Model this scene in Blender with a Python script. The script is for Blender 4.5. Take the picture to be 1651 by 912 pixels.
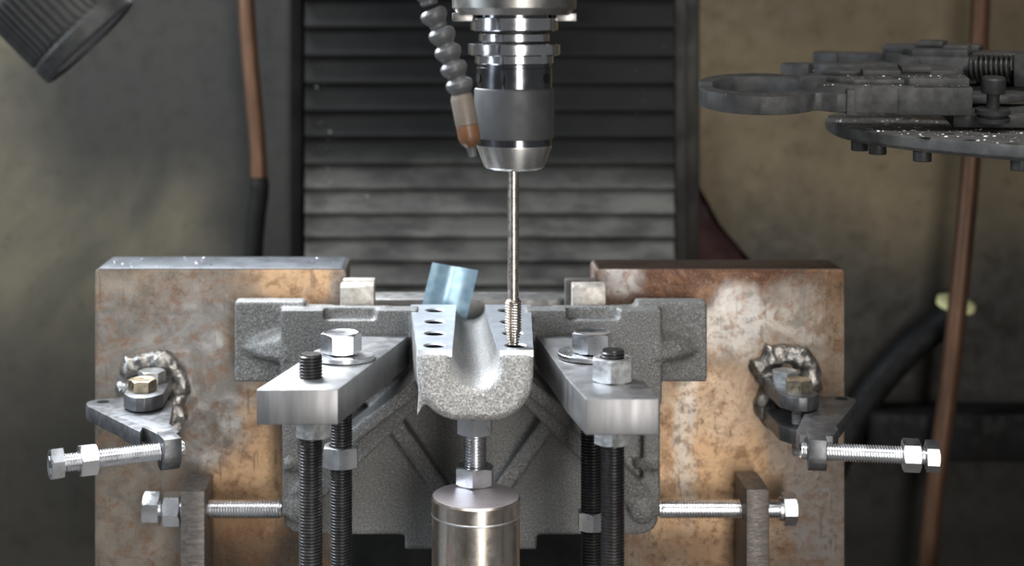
import bpy, bmesh, math, random
from mathutils import Vector, Matrix, noise as mnoise

# ------------------------------------------------------------------ clear
for o in list(bpy.data.objects): bpy.data.objects.remove(o, do_unlink=True)
scene = bpy.context.scene
COL = scene.collection
random.seed(4)
MM = 0.001
# camera model: level camera 480 mm above the machine table, frame shifted down and right
F, VX, HY, CH = 2550.0, 707.0, 10.0, 480.0
W, H = 1651.0, 912.0

# ------------------------------------------------------------------ camera
cam_d = bpy.data.cameras.new('camera'); cam = bpy.data.objects.new('camera', cam_d); COL.objects.link(cam)
cam.location = (0, 0, CH*MM); cam.rotation_euler = (math.pi/2, 0, 0)
cam_d.sensor_fit = 'HORIZONTAL'; cam_d.sensor_width = 36.0; cam_d.lens = F/W*36.0
cam_d.shift_x = (W/2-VX)/W; cam_d.shift_y = -(H/2-HY)/W
cam_d.clip_start = 0.02; cam_d.clip_end = 30
cam_d.dof.use_dof = True; cam_d.dof.focus_distance = 1.06; cam_d.dof.aperture_fstop = 4.2
scene.camera = cam

# ------------------------------------------------------------------ world, lights, exposure
world = bpy.data.worlds.new('workshop'); scene.world = world; world.use_nodes = True
bg = world.node_tree.nodes['Background']; bg.inputs[0].default_value = (0.93, 0.96, 1.0, 1); bg.inputs[1].default_value = 0.13
def area(name, loc, target, sx, sy, energy, col, spread=180):
    d = bpy.data.lights.new(name, 'AREA'); d.shape = 'RECTANGLE'; d.size = sx; d.size_y = sy
    d.energy = energy; d.color = col; d.spread = math.radians(spread)
    o = bpy.data.objects.new(name, d); COL.objects.link(o)
    o.location = Vector(loc)*MM
    o.rotation_euler = (Vector(target)-Vector(loc)).to_track_quat('-Z', 'Y').to_euler()
    return o
area('left_window_light', (-1150, 640, 900), (20, 1080, 240), 0.45, 1.0, 10, (0.78, 0.89, 1.0), 100)
area('ceiling_light', (60, 250, 1750), (30, 1090, 230), 1.5, 0.5, 12.5, (1.0, 0.98, 0.95), 100)
area('rear_fill_light', (-260, 1430, 740), (10, 1060, 240), 0.7, 0.16, 11, (0.88, 0.94, 1.0), 100)  # added unseen rear light, brightens metal tops and milled pads
area('door_light', (400, -480, 300), (30, 1100, 240), 0.42, 1.6, 6.0, (1.0, 0.97, 0.93), 90)
vs = scene.view_settings
vs.view_transform = 'Standard'; vs.look = 'None'; vs.exposure = -0.15; vs.gamma = 1.0; vs.use_curve_mapping = False

# ------------------------------------------------------------------ helpers
def P(px, py, d):
    return Vector(((px-VX)*d/F, d, CH-(py-HY)*d/F))
def X_(px, d): return (px-VX)*d/F
def Z_(py, d): return CH-(py-HY)*d/F
def align(p, direction, roll=0.0):
    return Matrix.Translation(p) @ Vector(direction).normalized().to_track_quat('Z', 'Y').to_matrix().to_4x4() @ Matrix.Rotation(roll, 4, 'Z')

class B:
    def __init__(s): s.v = []; s.f = []
    def add(s, vs, fs, M=None):
        o = len(s.v)
        for p in vs:
            p = Vector(p); s.v.append(M @ p if M is not None else p)
        for f in fs: s.f.append(tuple(i+o for i in f))
        return s
    def bm(s, bm, M=None):
        bm.verts.ensure_lookup_table()
        for i, v in enumerate(bm.verts): v.index = i
        s.add([v.co.copy() for v in bm.verts], [[v.index for v in f.verts] for f in bm.faces], M); bm.free(); return s
    def box(s, x0, x1, y0, y1, z0, z1, bev=0, seg=2, M=None):
        b = bmesh.new(); bmesh.ops.create_cube(b, size=1)
        for v in b.verts: v.co = Vector(((x0+x1)/2+v.co.x*(x1-x0), (y0+y1)/2+v.co.y*(y1-y0), (z0+z1)/2+v.co.z*(z1-z0)))
        if bev: bmesh.ops.bevel(b, geom=list(b.edges), offset=bev, segments=seg, affect='EDGES', profile=0.5)
        return s.bm(b, M)
    def prism(s, pts, a0, a1, axis='z', bev=0, seg=2, M=None):
        def mk(p, a):
            if axis == 'z': return Vector((p[0], p[1], a))
            if axis == 'y': return Vector((p[0], a, p[1]))
            return Vector((a, p[0], p[1]))
        b = bmesh.new()
        lo = [b.verts.new(mk(p, a0)) for p in pts]; hi = [b.verts.new(mk(p, a1)) for p in pts]
        n = len(pts)
        b.faces.new(lo[::-1]); b.faces.new(hi)
        for i in range(n): b.faces.new((lo[i], lo[(i+1) % n], hi[(i+1) % n], hi[i]))
        bmesh.ops.recalc_face_normals(b, faces=list(b.faces))
        if bev: bmesh.ops.bevel(b, geom=list(b.edges), offset=bev, segments=seg, affect='EDGES', profile=0.5, clamp_overlap=True)
        return s.bm(b, M)
    def lathe(s, prof, n=48, M=None, cap=True):
        vs = []; fs = []
        for r, z in prof:
            for i in range(n):
                a = 2*math.pi*i/n; vs.append((r*math.cos(a), r*math.sin(a), z))
        for j in range(len(prof)-1):
            for i in range(n):
                k = (i+1) % n; fs.append((j*n+i, j*n+k, (j+1)*n+k, (j+1)*n+i))
        if cap:
            if prof[0][0] > 1e-6: fs.append(tuple(range(n))[::-1])
            if prof[-1][0] > 1e-6: m = (len(prof)-1)*n; fs.append(tuple(m+i for i in range(n)))
        return s.add(vs, fs, M)
    def thread(s, r, p, z0, z1, n=24, depth=None, M=None):
        depth = depth or 0.6*p; rr = r-depth
        L = z1-z0; turns = int(L/p)+2; vs = []; fs = []
        rings = turns*4+1
        for j in range(rings):
            ph = j % 4; rad = (rr, r, r, rr)[ph]; off = (0.0, 0.38, 0.55, 0.93)[ph]
            for i in range(n):
                z = z0+((j//4)+off+i/n-1)*p
                rad2 = rad
                if z < z0+0.9: rad2 = min(rad, rr)
                if z > z1-0.9: rad2 = min(rad, rr)
                z = min(max(z, z0), z1)
                a = 2*math.pi*i/n; vs.append((rad2*math.cos(a), rad2*math.sin(a), z))
        for j in range(rings-1):
            for i in range(n-1): fs.append((j*n+i, j*n+i+1, (j+1)*n+i+1, (j+1)*n+i))
        for j in range(rings-5):
            fs.append((j*n+n-1, (j+4)*n, (j+5)*n, (j+1)*n+n-1))
        s.add(vs, fs, M)
        for z, sg in ((z0, -1), (z1, 1)):
            s.lathe([(rr, z), (0.0, z)] if sg > 0 else [(0.0, z), (rr, z)], n, M, cap=False)
        return s
    def hexa(s, af, h, hole=0, ctop=True, cbot=False, M=None, per=8):
        n = 6*per; rc = af/2*0.97
        def hr(i):
            a = (i % per)/per*math.pi/3-math.pi/6; return af/2/math.cos(a)
        vs = []; fs = []; rings = []
        def ring(rf, zf):
            rings.append(len(vs))
            for i in range(n):
                a = 2*math.pi*i/n; r = rf(i); vs.append((r*math.cos(a), r*math.sin(a), zf(i)))
        t = 0.5
        inner = hole if hole else 0.001
        ring(lambda i: inner, lambda i: 0)
        if cbot: ring(lambda i: rc, lambda i: 0)
        ring(hr, (lambda i: (hr(i)-rc)*t) if cbot else (lambda i: 0))
        ring(hr, (lambda i: h-(hr(i)-rc)*t) if ctop else (lambda i: h))
        if ctop: ring(lambda i: rc, lambda i: h)
        if hole: ring(lambda i: inner+0.6, lambda i: h); ring(lambda i: inner, lambda i: h-0.8)
        else: ring(lambda i: rc-1.2, lambda i: h-0.5); ring(lambda i: inner, lambda i: h-0.5)
        for a, b in zip(rings[:-1], rings[1:]):
            for i in range(n):
                k = (i+1) % n; fs.append((a+i, a+k, b+k, b+i))
        if hole:
            a, b = rings[-1], rings[0]
            for i in range(n):
                k = (i+1) % n; fs.append((a+i, a+k, b+k, b+i))
        return s.add(vs, fs, M)
    def tube(s, pts, rad, n=20, cap=True):
        pts = [Vector(p) for p in pts]; m = len(pts); vs = []; fs = []
        up = Vector((0, 1, 0))
        for j, p in enumerate(pts):
            t = (pts[min(j+1, m-1)]-pts[max(j-1, 0)]).normalized()
            u = up.cross(t)
            if u.length < 1e-3: u = Vector((1, 0, 0)).cross(t)
            u.normalize(); w = t.cross(u)
            r = rad[j] if hasattr(rad, '__len__') else rad
            for i in range(n):
                a = 2*math.pi*i/n; vs.append(p+(u*math.cos(a)+w*math.sin(a))*r)
        for j in range(m-1):
            for i in range(n):
                k = (i+1) % n; fs.append((j*n+i, j*n+k, (j+1)*n+k, (j+1)*n+i))
        if cap: fs.append(tuple(range(n))[::-1]); fs.append(tuple((m-1)*n+i for i in range(n)))
        return s.add(vs, fs)
    def loft(s, rings, M=None):
        n = len(rings[0]); vs = [p for r in rings for p in r]; fs = []
        for j in range(len(rings)-1):
            for i in range(n):
                k = (i+1) % n; fs.append((j*n+i, j*n+k, (j+1)*n+k, (j+1)*n+i))
        fs.append(tuple(range(n))[::-1]); fs.append(tuple((len(rings)-1)*n+i for i in range(n)))
        return s.add(vs, fs, M)
    def blob(s, c, r, sub=2, amp=0.25, sc=(1, 1, 1), seed=0):
        b = bmesh.new(); bmesh.ops.create_icosphere(b, subdivisions=sub, radius=1)
        for v in b.verts:
            k = 1+amp*mnoise.noise(v.co*1.7+Vector((seed*3.1, seed*1.7, 0)))
            v.co = Vector((v.co.x*sc[0], v.co.y*sc[1], v.co.z*sc[2]))*r*k+Vector(c)
        return s.bm(b)
    def mesh(s, name, origin=(0, 0, 0), sharp=30):
        me = bpy.data.meshes.new(name); o = Vector(origin)
        me.from_pydata([(p-o)*MM for p in s.v], [], s.f); me.validate()
        b = bmesh.new(); b.from_mesh(me); bmesh.ops.recalc_face_normals(b, faces=list(b.faces)); b.to_mesh(me); b.free()
        if sharp:
            me.polygons.foreach_set('use_smooth', [True]*len(me.polygons))
            me.set_sharp_from_angle(angle=math.radians(sharp))
        me.update(); return me
    def base(s):
        xs = [p.x for p in s.v]; ys = [p.y for p in s.v]; zs = [p.z for p in s.v]
        return Vector(((min(xs)+max(xs))/2, (min(ys)+max(ys))/2, min(zs)))

def tag(o, label=None, cat=None, group=None, kind=None):
    if label: o['label'] = label
    if cat: o['category'] = cat
    if group: o['group'] = group
    if kind: o['kind'] = kind
    return o
def empty(name, p, label, cat, group=None):
    o = bpy.data.objects.new(name, None); COL.objects.link(o); o.location = Vector(p)*MM; o.empty_display_size = 0.01
    o['_p'] = list(p)
    return tag(o, label, cat, group)
def wpos(o):
    p = Vector((0, 0, 0))
    while o is not None:
        p = p+o.location; o = o.parent
    return p/MM
def part(name, b, m, parent, sharp=30, label=None, kind=None):
    """mesh given in world mm, hung under parent (parents are never rotated)"""
    me = b.mesh(name, wpos(parent), sharp); me.materials.append(m)
    o = bpy.data.objects.new(name, me); COL.objects.link(o); o.parent = parent
    return tag(o, label, None, None, kind)
def solo(name, b, m, label=None, cat=None, group=None, sharp=30, kind=None):
    p = b.base(); me = b.mesh(name, p, sharp); me.materials.append(m)
    o = bpy.data.objects.new(name, me); COL.objects.link(o); o.location = p*MM
    return tag(o, label, cat, group, kind)
MC = {}
def inst(name, key, builder, m, M, label=None, cat=None, group=None, parent=None, sharp=30):
    """object sharing a cached mesh, placed by a matrix in mm (world, or relative to an unrotated parent)"""
    if key not in MC:
        me = builder().mesh(name, (0, 0, 0), sharp); me.materials.append(m); MC[key] = me
    o = bpy.data.objects.new(name, MC[key]); COL.objects.link(o)
    M2 = M.copy()
    t = M.translation.copy()
    if parent is not None:
        o.parent = parent; t = t-wpos(parent)
    M2.translation = t*MM
    o.matrix_local = M2
    return tag(o, label, cat, group)
T = Matrix.Translation
def Rz(a): return Matrix.Rotation(math.radians(a), 4, 'Z')

# ------------------------------------------------------------------ materials
class N:
    def __init__(s, name):
        s.m = bpy.data.materials.new(name); s.m.use_nodes = True; s.t = s.m.node_tree
        s.b = s.t.nodes['Principled BSDF']; s._c = None; s._w = None
    def new(s, k, **kw):
        n = s.t.nodes.new(k)
        for a, v in kw.items(): setattr(n, a, v)
        return n
    def ln(s, a, b): s.t.links.new(a, b)
    def setv(s, sock, v):
        if hasattr(v, 'is_linked') or isinstance(v, bpy.types.NodeSocket): s.ln(v, sock)
        else: sock.default_value = v
    def obj(s):
        if s._c is None: s._c = s.new('ShaderNodeTexCoord').outputs['Object']
        return s._c
    def pos(s):
        if s._w is None: s._w = s.new('ShaderNodeNewGeometry').outputs['Position']
        return s._w
    def mapv(s, vec, scale):
        n = s.new('ShaderNodeMapping'); s.ln(vec, n.inputs['Vector']); n.inputs['Scale'].default_value = scale; return n.outputs[0]
    def noise(s, scale, detail=4, rough=0.55, vec=None, dist=0.0):
        n = s.new('ShaderNodeTexNoise'); s.ln(vec or s.obj(), n.inputs['Vector'])
        n.inputs['Scale'].default_value = scale; n.inputs['Detail'].default_value = detail
        n.inputs['Roughness'].default_value = rough; n.inputs['Distortion'].default_value = dist
        return n.outputs['Fac']
    def ramp(s, fac, stops):
        n = s.new('ShaderNodeValToRGB'); s.ln(fac, n.inputs[0]); e = n.color_ramp.elements
        while len(e) < len(stops): e.new(0.5)
        for i, (p, c) in enumerate(stops):
            e[i].position = p
            if not hasattr(c, '__len__'): c = (c, c, c)
            e[i].color = (*c, 1)
        return n.outputs[0]
    def mix(s, fac, a, b):
        n = s.new('ShaderNodeMix', data_type='RGBA')
        s.setv(n.inputs[0], fac)
        for k, v in ((6, a), (7, b)):
            if isinstance(v, (tuple, list)): v = (*v, 1) if len(v) == 3 else v
            s.setv(n.inputs[k], v)
        return n.outputs[2]
    def math(s, op, a, b=0.0, clamp=False):
        n = s.new('ShaderNodeMath', operation=op); n.use_clamp = clamp
        s.setv(n.inputs[0], a); s.setv(n.inputs[1], b); return n.outputs[0]
    def rng(s, v, a, b, c=0.0, d=1.0):
        n = s.new('ShaderNodeMapRange'); n.interpolation_type = 'SMOOTHSTEP'
        s.setv(n.inputs[0], v); n.inputs[1].default_value = a; n.inputs[2].default_value = b
        n.inputs[3].default_value = c; n.inputs[4].default_value = d; return n.outputs[0]
    def warped(s, amt, scale):
        n = s.new('ShaderNodeTexNoise'); s.ln(s.pos(), n.inputs['Vector']); n.inputs['Scale'].default_value = scale; n.inputs['Detail'].default_value = 5
        a = s.new('ShaderNodeVectorMath', operation='SUBTRACT'); s.ln(n.outputs['Color'], a.inputs[0]); a.inputs[1].default_value = (.5, .5, .5)
        m = s.new('ShaderNodeVectorMath', operation='SCALE'); s.ln(a.outputs[0], m.inputs[0]); m.inputs['Scale'].default_value = amt
        d = s.new('ShaderNodeVectorMath', operation='ADD'); s.ln(s.pos(), d.inputs[0]); s.ln(m.outputs[0], d.inputs[1]); return d.outputs[0]
    def spot(s, vec, c, rx, rz, soft=0.5):
        """1 inside an ellipse in the X-Z plane about point c (mm), 0 outside"""
        a = s.new('ShaderNodeVectorMath', operation='SUBTRACT'); s.ln(vec, a.inputs[0]); a.inputs[1].default_value = Vector(c)*MM
        m = s.new('ShaderNodeVectorMath', operation='MULTIPLY'); s.ln(a.outputs[0], m.inputs[0]); m.inputs[1].default_value = (1/(rx*MM), 0, 1/(rz*MM))
        l = s.new('ShaderNodeVectorMath', operation='LENGTH'); s.ln(m.outputs[0], l.inputs[0])
        return s.rng(l.outputs['Value'], 1-soft, 1+soft, 1, 0)
    def bump(s, h, dist, strength=1.0):
        n = s.new('ShaderNodeBump'); s.ln(h, n.inputs['Height']); n.inputs['Distance'].default_value = dist*MM; n.inputs['Strength'].default_value = strength
        s.ln(n.outputs[0], s.b.inputs['Normal'])
    def out(s, col=None, metal=None, rough=None, spec=None):
        if col is not None: s.setv(s.b.inputs['Base Color'], (*col, 1) if isinstance(col, (tuple, list)) and len(col) == 3 else col)
        if metal is not None: s.setv(s.b.inputs['Metallic'], metal)
        if rough is not None: s.setv(s.b.inputs['Roughness'], rough)
        if spec is not None: s.setv(s.b.inputs['Specular IOR Level'], spec)
        return s.m
M = {}
def simple(name, c1, c2, metal, r1, r2, scale=120, stretch=None, bump=None, bscale=600, detail=4):
    n = N(name); v = n.mapv(n.obj(), stretch) if stretch else None
    f = n.noise(scale, detail, 0.6, v)
    col = n.ramp(f, [(0.3, c1), (0.7, c2)])
    ro = n.rng(n.noise(scale*1.7, 3, 0.5, v), 0.3, 0.7, r1, r2)
    if bump: n.bump(n.noise(bscale, 4, 0.6, v), bump)
    M[name] = n.out(col, metal, ro); return M[name]
simple('zinc', (.66, .67, .69), (.80, .81, .83), 1.0, .25, .32, 60)
simple('zinc_dull', (.42, .43, .43), (.62, .62, .62), .9, .35, .5, 180)
simple('yellow_zinc', (.46, .39, .27), (.66, .58, .44), 1.0, .25, .42, 180)
simple('black_oxide', (0.0245, 0.0238, 0.0231), (0.0525, 0.0504, 0.049), .75, .35, .5, 200)
simple('stud_dark', (0.045, 0.0435, 0.0435), (0.0825, 0.07875, 0.07875), .8, .3, .42, 200)
simple('bar_steel', (0.2214, 0.2189, 0.2214), (0.3034, 0.3001, 0.3034), .88, .4, .52, 90, (1, 1, .12), .05, 500)
simple('arm_steel', (0.0952, 0.09758, 0.1023), (0.1714, 0.1714, 0.1761), .8, .35, .5, 110)
simple('upright_steel', (0.078, 0.06825, 0.06175), (0.156, 0.1365, 0.1235), .6, .4, .6, 160, (1, 1, 3), .15, 220)
simple('chrome', (0.713, 0.7245, 0.7475), (0.8625, 0.8625, 0.874), 1.0, .12, .2, 60)
simple('chrome_dark', (.16, .165, .18), (.26, .265, .28), 1.0, .12, .2, 60)
simple('sleeve_grey', (0.05625, 0.05625, 0.05812), (0.075, 0.075, 0.07687), .35, .5, .62, 60)
simple('nose_steel', (0.6237, 0.6089, 0.5792), (0.891, 0.8762, 0.8465), 1.0, .24, .36, 60, (1, 1, .1))
simple('spindle_steel', (.22, .21, .2), (.4, .39, .37), .95, .3, .42, 60)
simple('tap_steel', (0.32, 0.28, 0.24), (0.464, 0.416, 0.368), 1.0, .24, .36, 140)
simple('tap_shank', (.50, .44, .385), (.68, .62, .56), 1.0, .24, .34, 140)
simple('plastic_black', (0.0077, 0.0077, 0.00805), (0.021, 0.021, 0.021), 0, .5, .7, 130, None, .06, 900)
simple('gripper_black', (0.02142, 0.02142, 0.02213), (0.06069, 0.06069, 0.06069), .1, .5, .7, 90, None, .12, 700)
simple('spring_black', (.02, .02, .02), (.05, .05, .05), .5, .3, .45, 150)
simple('carousel_grey', (0.048, 0.048, 0.048), (0.1248, 0.1229, 0.12), .25, .45, .65, 60, None, .1, 500)
simple('hose_grey', (0.0572, 0.0572, 0.0594), (0.0968, 0.0968, 0.0968), 0, .35, .55, 120)
simple('nozzle_tan', (0.0935, 0.07714, 0.06077), (0.1403, 0.1122, 0.08882), 0, .4, .6, 120)
simple('nozzle_orange', (0.09563, 0.04304, 0.01912), (0.153, 0.07172, 0.03347), 0, .35, .55, 120)
simple('copper', (0.063, 0.0315, 0.0175), (0.154, 0.0805, 0.0455), .55, .4, .6, 45, (1, 1, .25))
simple('rubber', (0.006, 0.006, 0.006), (0.0135, 0.0126, 0.012), 0, .5, .75, 60)
M['rubber'].node_tree.nodes['Principled BSDF'].inputs['Specular IOR Level'].default_value = .15
simple('black_gap', (.008, .008, .008), (.015, .0145, .014), 0, .8, .95, 40); M['black_gap'].node_tree.nodes['Principled BSDF'].inputs['Specular IOR Level'].default_value = .08
simple('pillar_paint', (0.009, 0.0084, 0.0075), (0.0255, 0.0216, 0.0165), 0, .55, .8, 25)
simple('lens_glass', (.10, .10, .14), (.16, .16, .21), .0, .08, .15, 30)
simple('red_paint', (0.03, 0.006, 0.006), (0.055, 0.01, 0.009), 0, .5, .7, 30)
simple('yellow_plastic', (0.775, 0.7, 0.275), (0.975, 0.925, 0.525), 0, .4, .55, 60)
simple('chip_metal', (.5, .5, .52), (.8, .8, .81), .8, .4, .6, 300)
simple('weld_metal', (0.1445, 0.1318, 0.119), (0.408, 0.391, 0.3655), .9, .22, .45, 160, None, .5, 420)
simple('block_steel', (.30, .25, .20), (.58, .55, .51), .6, .4, .6, 130, None, .2, 400)
simple('block_dark', (.05, .045, .04), (.10, .09, .08), .4, .5, .7, 130)
simple('cross_steel', (.14, .135, .13), (.24, .23, .22), .7, .35, .55, 80)
simple('table_iron', (.08, .078, .075), (.16, .15, .145), .5, .5, .7, 40)
# milled pad: bright, fine arcs of the cutter
n = N('milled'); wv = n.new('ShaderNodeTexWave'); wv.wave_type = 'RINGS'; n.ln(n.obj(), wv.inputs['Vector'])
wv.inputs['Scale'].default_value = 160; wv.inputs['Distortion'].default_value = 1.5
n.bump(wv.outputs['Fac'], .012, .6)
M['milled'] = n.out(n.ramp(n.noise(90, 3), [(.3, (.62, .66, .72)), (.7, (.82, .85, .9))]), .9, .36)
# galvanised sheet
n = N('galvanised'); vo = n.new('ShaderNodeTexVoronoi'); n.ln(n.obj(), vo.inputs['Vector']); vo.inputs['Scale'].default_value = 170
c = n.mix(n.noise(160, 4), (.10, .22, .32), (.30, .46, .57)); c = n.mix(n.math('MULTIPLY', vo.outputs['Distance'], .7), c, (.46, .58, .66))
M['galvanised'] = n.out(c, .85, .34)
# sand-cast iron
n = N('cast_iron')
f = n.noise(900, 3, .75); g = n.noise(30, 4, .6)
c = n.ramp(f, [(.36, (.06, .0585, .055)), (.52, (.135, .132, .126)), (.66, (.33, .325, .315))])
c = n.mix(n.rng(g, .35, .7), n.mix(.35, c, (.10, .098, .093)), c)
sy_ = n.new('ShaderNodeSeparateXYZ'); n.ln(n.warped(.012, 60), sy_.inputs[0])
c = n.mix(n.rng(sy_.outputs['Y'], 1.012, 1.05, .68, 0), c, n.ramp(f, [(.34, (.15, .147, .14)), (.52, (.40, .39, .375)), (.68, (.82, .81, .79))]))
n.bump(n.math('ADD', n.noise(420, 4, .7), n.math('MULTIPLY', n.noise(110, 3), 1.2)), .55)
M['cast_iron'] = n.out(c, .25, n.rng(f, .3, .7, .42, .66))
# support post: turned steel with heat tint and rust streaks
n = N('post_steel'); v = n.mapv(n.obj(), (1, 1, .12))
c = n.ramp(n.noise(70, 4, .6, v), [(.3, (.20, .155, .12)), (.48, (.42, .37, .32)), (.62, (.50, .47, .44)), (.8, (.36, .2, .1))])
M['post_steel'] = n.out(c, .9, n.rng(n.noise(120, 3), .3, .7, .2, .32))
n = N('post_cap'); c = n.ramp(n.noise(60, 4), [(.3, (.42, .38, .40)), (.7, (.60, .54, .56))])
M['post_cap'] = n.out(c, .7, .45)
# fixture plates: mill scale, rust, ground patches
def plate_mat(name, spots, base, rust_amt, top):
    n = N(name); w = n.warped(.03, 40)
    grain = n.noise(230, 8, .75, n.pos()); fine = n.noise(620, 4, .7, n.pos()); big = n.noise(16, 6, .62, n.pos(), .8)
    swirl = n.noise(24, 3, .5, n.pos(), 2.2); mid = n.noise(55, 6, .65, n.pos(), .5)
    c = n.mix(n.rng(big, .32, .68), base[0], base[1])
    pol = None
    for (px, py, rx, rz, col, amt, soft) in spots:
        k = n.math('MULTIPLY', n.spot(w, P(px, py, 1176), rx, rz, soft), n.math('MULTIPLY', n.rng(mid, .25, .6, .45, 1.0), amt), True)
        c = n.mix(k, c, col)
        if min(col) > .295 and max(col)-min(col) < .2: pol = k if pol is None else n.math('MAXIMUM', pol, k)
    # strokes of the grinder in the bright patches
    c = n.mix(n.math('MULTIPLY', pol, n.rng(swirl, .48, .66), True), c, (.50, .48, .455))
    c = n.mix(n.math('MULTIPLY', pol, n.rng(swirl, .48, .36), True), c, (.16, .142, .12))
    # brown mottling, rust pits, pale specks
    c = n.mix(n.math('MULTIPLY', n.rng(n.noise(85, 8, .72, n.pos(), .4), .48, .62), .6, True), c, (.20, .095, .042))
    c = n.mix(n.math('MULTIPLY', n.math('MULTIPLY', n.rng(grain, .5, .64), n.rng(big, .35, .6)), rust_amt, True), c, (.10, .05, .025))
    c = n.mix(n.math('MULTIPLY', n.rng(fine, .5, .68), .18, True), c, (.50, .43, .36))
    s1 = n.noise(60, 2, .5, n.mapv(n.pos(), (6, 6, .5)))
    c = n.mix(n.math('MULTIPLY', n.rng(s1, .66, .72), .45, True), c, (.10, .07, .05))
    if top:
        sz = n.new('ShaderNodeSeparateXYZ'); n.ln(n.pos(), sz.inputs[0])
        c = n.mix(n.rng(sz.outputs['Z'], .2836, .2852), c, n.mix(n.noise(60, 4, .6, n.pos()), top, tuple(x*.7 for x in top)))
    n.bump(n.math('ADD', grain, n.math('MULTIPLY', swirl, 1.6)), .25)
    M[name] = n.out(c, n.rng(big, .2, .8, .45, .6), n.rng(mid, .3, .7, .34, .55))
ORA, BRN, SIL, DRK, TAN = (.68, .43, .24), (.085, .034, .016), (.325, .31, .297), (.07, .06, .05), (.27, .20, .135)
plate_mat('plate_left', [
    (250, 460, 55, 16, TAN, .7, .6), (470, 455, 34, 22, ORA, .85, .5), (545, 455, 8, 16, SIL, .7, .5),
    (345, 580, 45, 50, SIL, .7, .6), (200, 560, 25, 50, (.24, .21, .18), .7, .5), (300, 470, 28, 20, (.25, .21, .18), .6, .6),
    (390, 520, 12, 30, TAN, .7, .5), (400, 780, 32, 52, ORA, .9, .4), (380, 860, 30, 30, BRN, .6, .6), (345, 700, 22, 26, SIL, .85, .5),
    (225, 840, 34, 55, (.28, .23, .18), .8, .5), (420, 700, 14, 40, ORA, .6, .6)],
    ((.075, .062, .049), (.155, .13, .105)), .5, (.075, .08, .088))
plate_mat('plate_right', [
    (1150, 455, 115, 20, BRN, 1.3, .35), (1000, 450, 17, 16, (.52, .47, .45), .85, .4), (1080, 485, 50, 12, BRN, 1.0, .5),
    (1190, 520, 26, 26, (.60, .56, .52), .85, .35), (1285, 520, 24, 32, (.55, .50, .44), .7, .4), (1170, 580, 6, 8, DRK, .75, .4),
    (1150, 760, 50, 70, ORA, .9, .35), (1105, 700, 8, 60, (.66, .60, .52), .8, .5), (1180, 650, 28, 25, (.48, .36, .26), .8, .5),
    (1320, 800, 22, 70, (.27, .25, .235), .95, .35), (1260, 690, 14, 34, (.33, .29, .25), .8, .5), (1090, 880, 40, 12, BRN, .5, .6), (1340, 470, 14, 40, (.30, .19, .11), .7, .5)],
    ((.22, .16, .11), (.36, .28, .205)), .7, (.045, .028, .02))
# dirty painted sheet walls, shade of the lower part in their colour
def wall_mat(name, base, grime_shade, low_z, hi_z, spots=()):
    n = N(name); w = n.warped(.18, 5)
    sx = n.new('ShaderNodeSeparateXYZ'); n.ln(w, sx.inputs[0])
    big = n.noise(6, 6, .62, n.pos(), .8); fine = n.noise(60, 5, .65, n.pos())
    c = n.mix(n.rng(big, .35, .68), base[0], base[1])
    c = n.mix(n.rng(sx.outputs['Z'], low_z*MM, hi_z*MM, .92, 0), c, grime_shade)  # low wall darkened: shade and dirt together in the colour
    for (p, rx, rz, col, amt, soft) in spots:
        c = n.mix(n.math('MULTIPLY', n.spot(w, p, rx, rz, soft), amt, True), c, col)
    c = n.mix(n.math('MULTIPLY', n.rng(fine, .55, .72), .35, True), c, grime_shade)
    M[name] = n.out(c, 0, n.rng(fine, .3, .7, .5, .8))
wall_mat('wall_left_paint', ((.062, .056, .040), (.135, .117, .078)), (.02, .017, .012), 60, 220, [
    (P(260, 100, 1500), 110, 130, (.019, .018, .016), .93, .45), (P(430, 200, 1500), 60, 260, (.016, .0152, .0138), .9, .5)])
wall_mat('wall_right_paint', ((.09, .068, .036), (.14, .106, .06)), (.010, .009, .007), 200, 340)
# way cover: black sheet, blotchy and paler on its lower slats
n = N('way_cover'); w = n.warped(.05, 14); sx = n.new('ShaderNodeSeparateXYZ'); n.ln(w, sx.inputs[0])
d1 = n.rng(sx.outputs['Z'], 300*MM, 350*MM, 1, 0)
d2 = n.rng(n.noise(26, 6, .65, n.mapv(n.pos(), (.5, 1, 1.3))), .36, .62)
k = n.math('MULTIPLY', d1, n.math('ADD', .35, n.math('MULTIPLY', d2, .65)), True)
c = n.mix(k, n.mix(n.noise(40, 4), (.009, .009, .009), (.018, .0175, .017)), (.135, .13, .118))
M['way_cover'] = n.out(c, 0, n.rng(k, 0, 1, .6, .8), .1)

# ================================================================== SETTING
b = B(); b.box(-900, 900, 880, 1335, -60, 0, 3); b.box(-1000, 1100, 300, 1700, -420, -400)
solo('floor', b, M['table_iron'], kind='structure')
b = B(); b.prism([(-1000, -400), (X_(468, 1500), -400), (X_(468, 1500), 1000), (-1000, 1000)], 1500, 1512, 'y')
solo('wall_left', b, M['wall_left_paint'], kind='structure')
b = B(); b.box(X_(1040, 1545), 1100, 1545, 1560, -400, 1000)
b.box(X_(430, 1545), X_(1240, 1545), 1546, 1561, -400, 1000)
solo('wall_back', b, M['black_gap'], kind='structure')
xr = X_(1128, 1500)
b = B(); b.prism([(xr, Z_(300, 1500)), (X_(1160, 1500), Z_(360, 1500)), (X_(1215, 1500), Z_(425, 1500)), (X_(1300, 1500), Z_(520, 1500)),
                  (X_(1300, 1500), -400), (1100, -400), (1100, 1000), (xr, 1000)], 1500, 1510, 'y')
solo('wall_right', b, M['wall_right_paint'], kind='structure')
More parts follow.
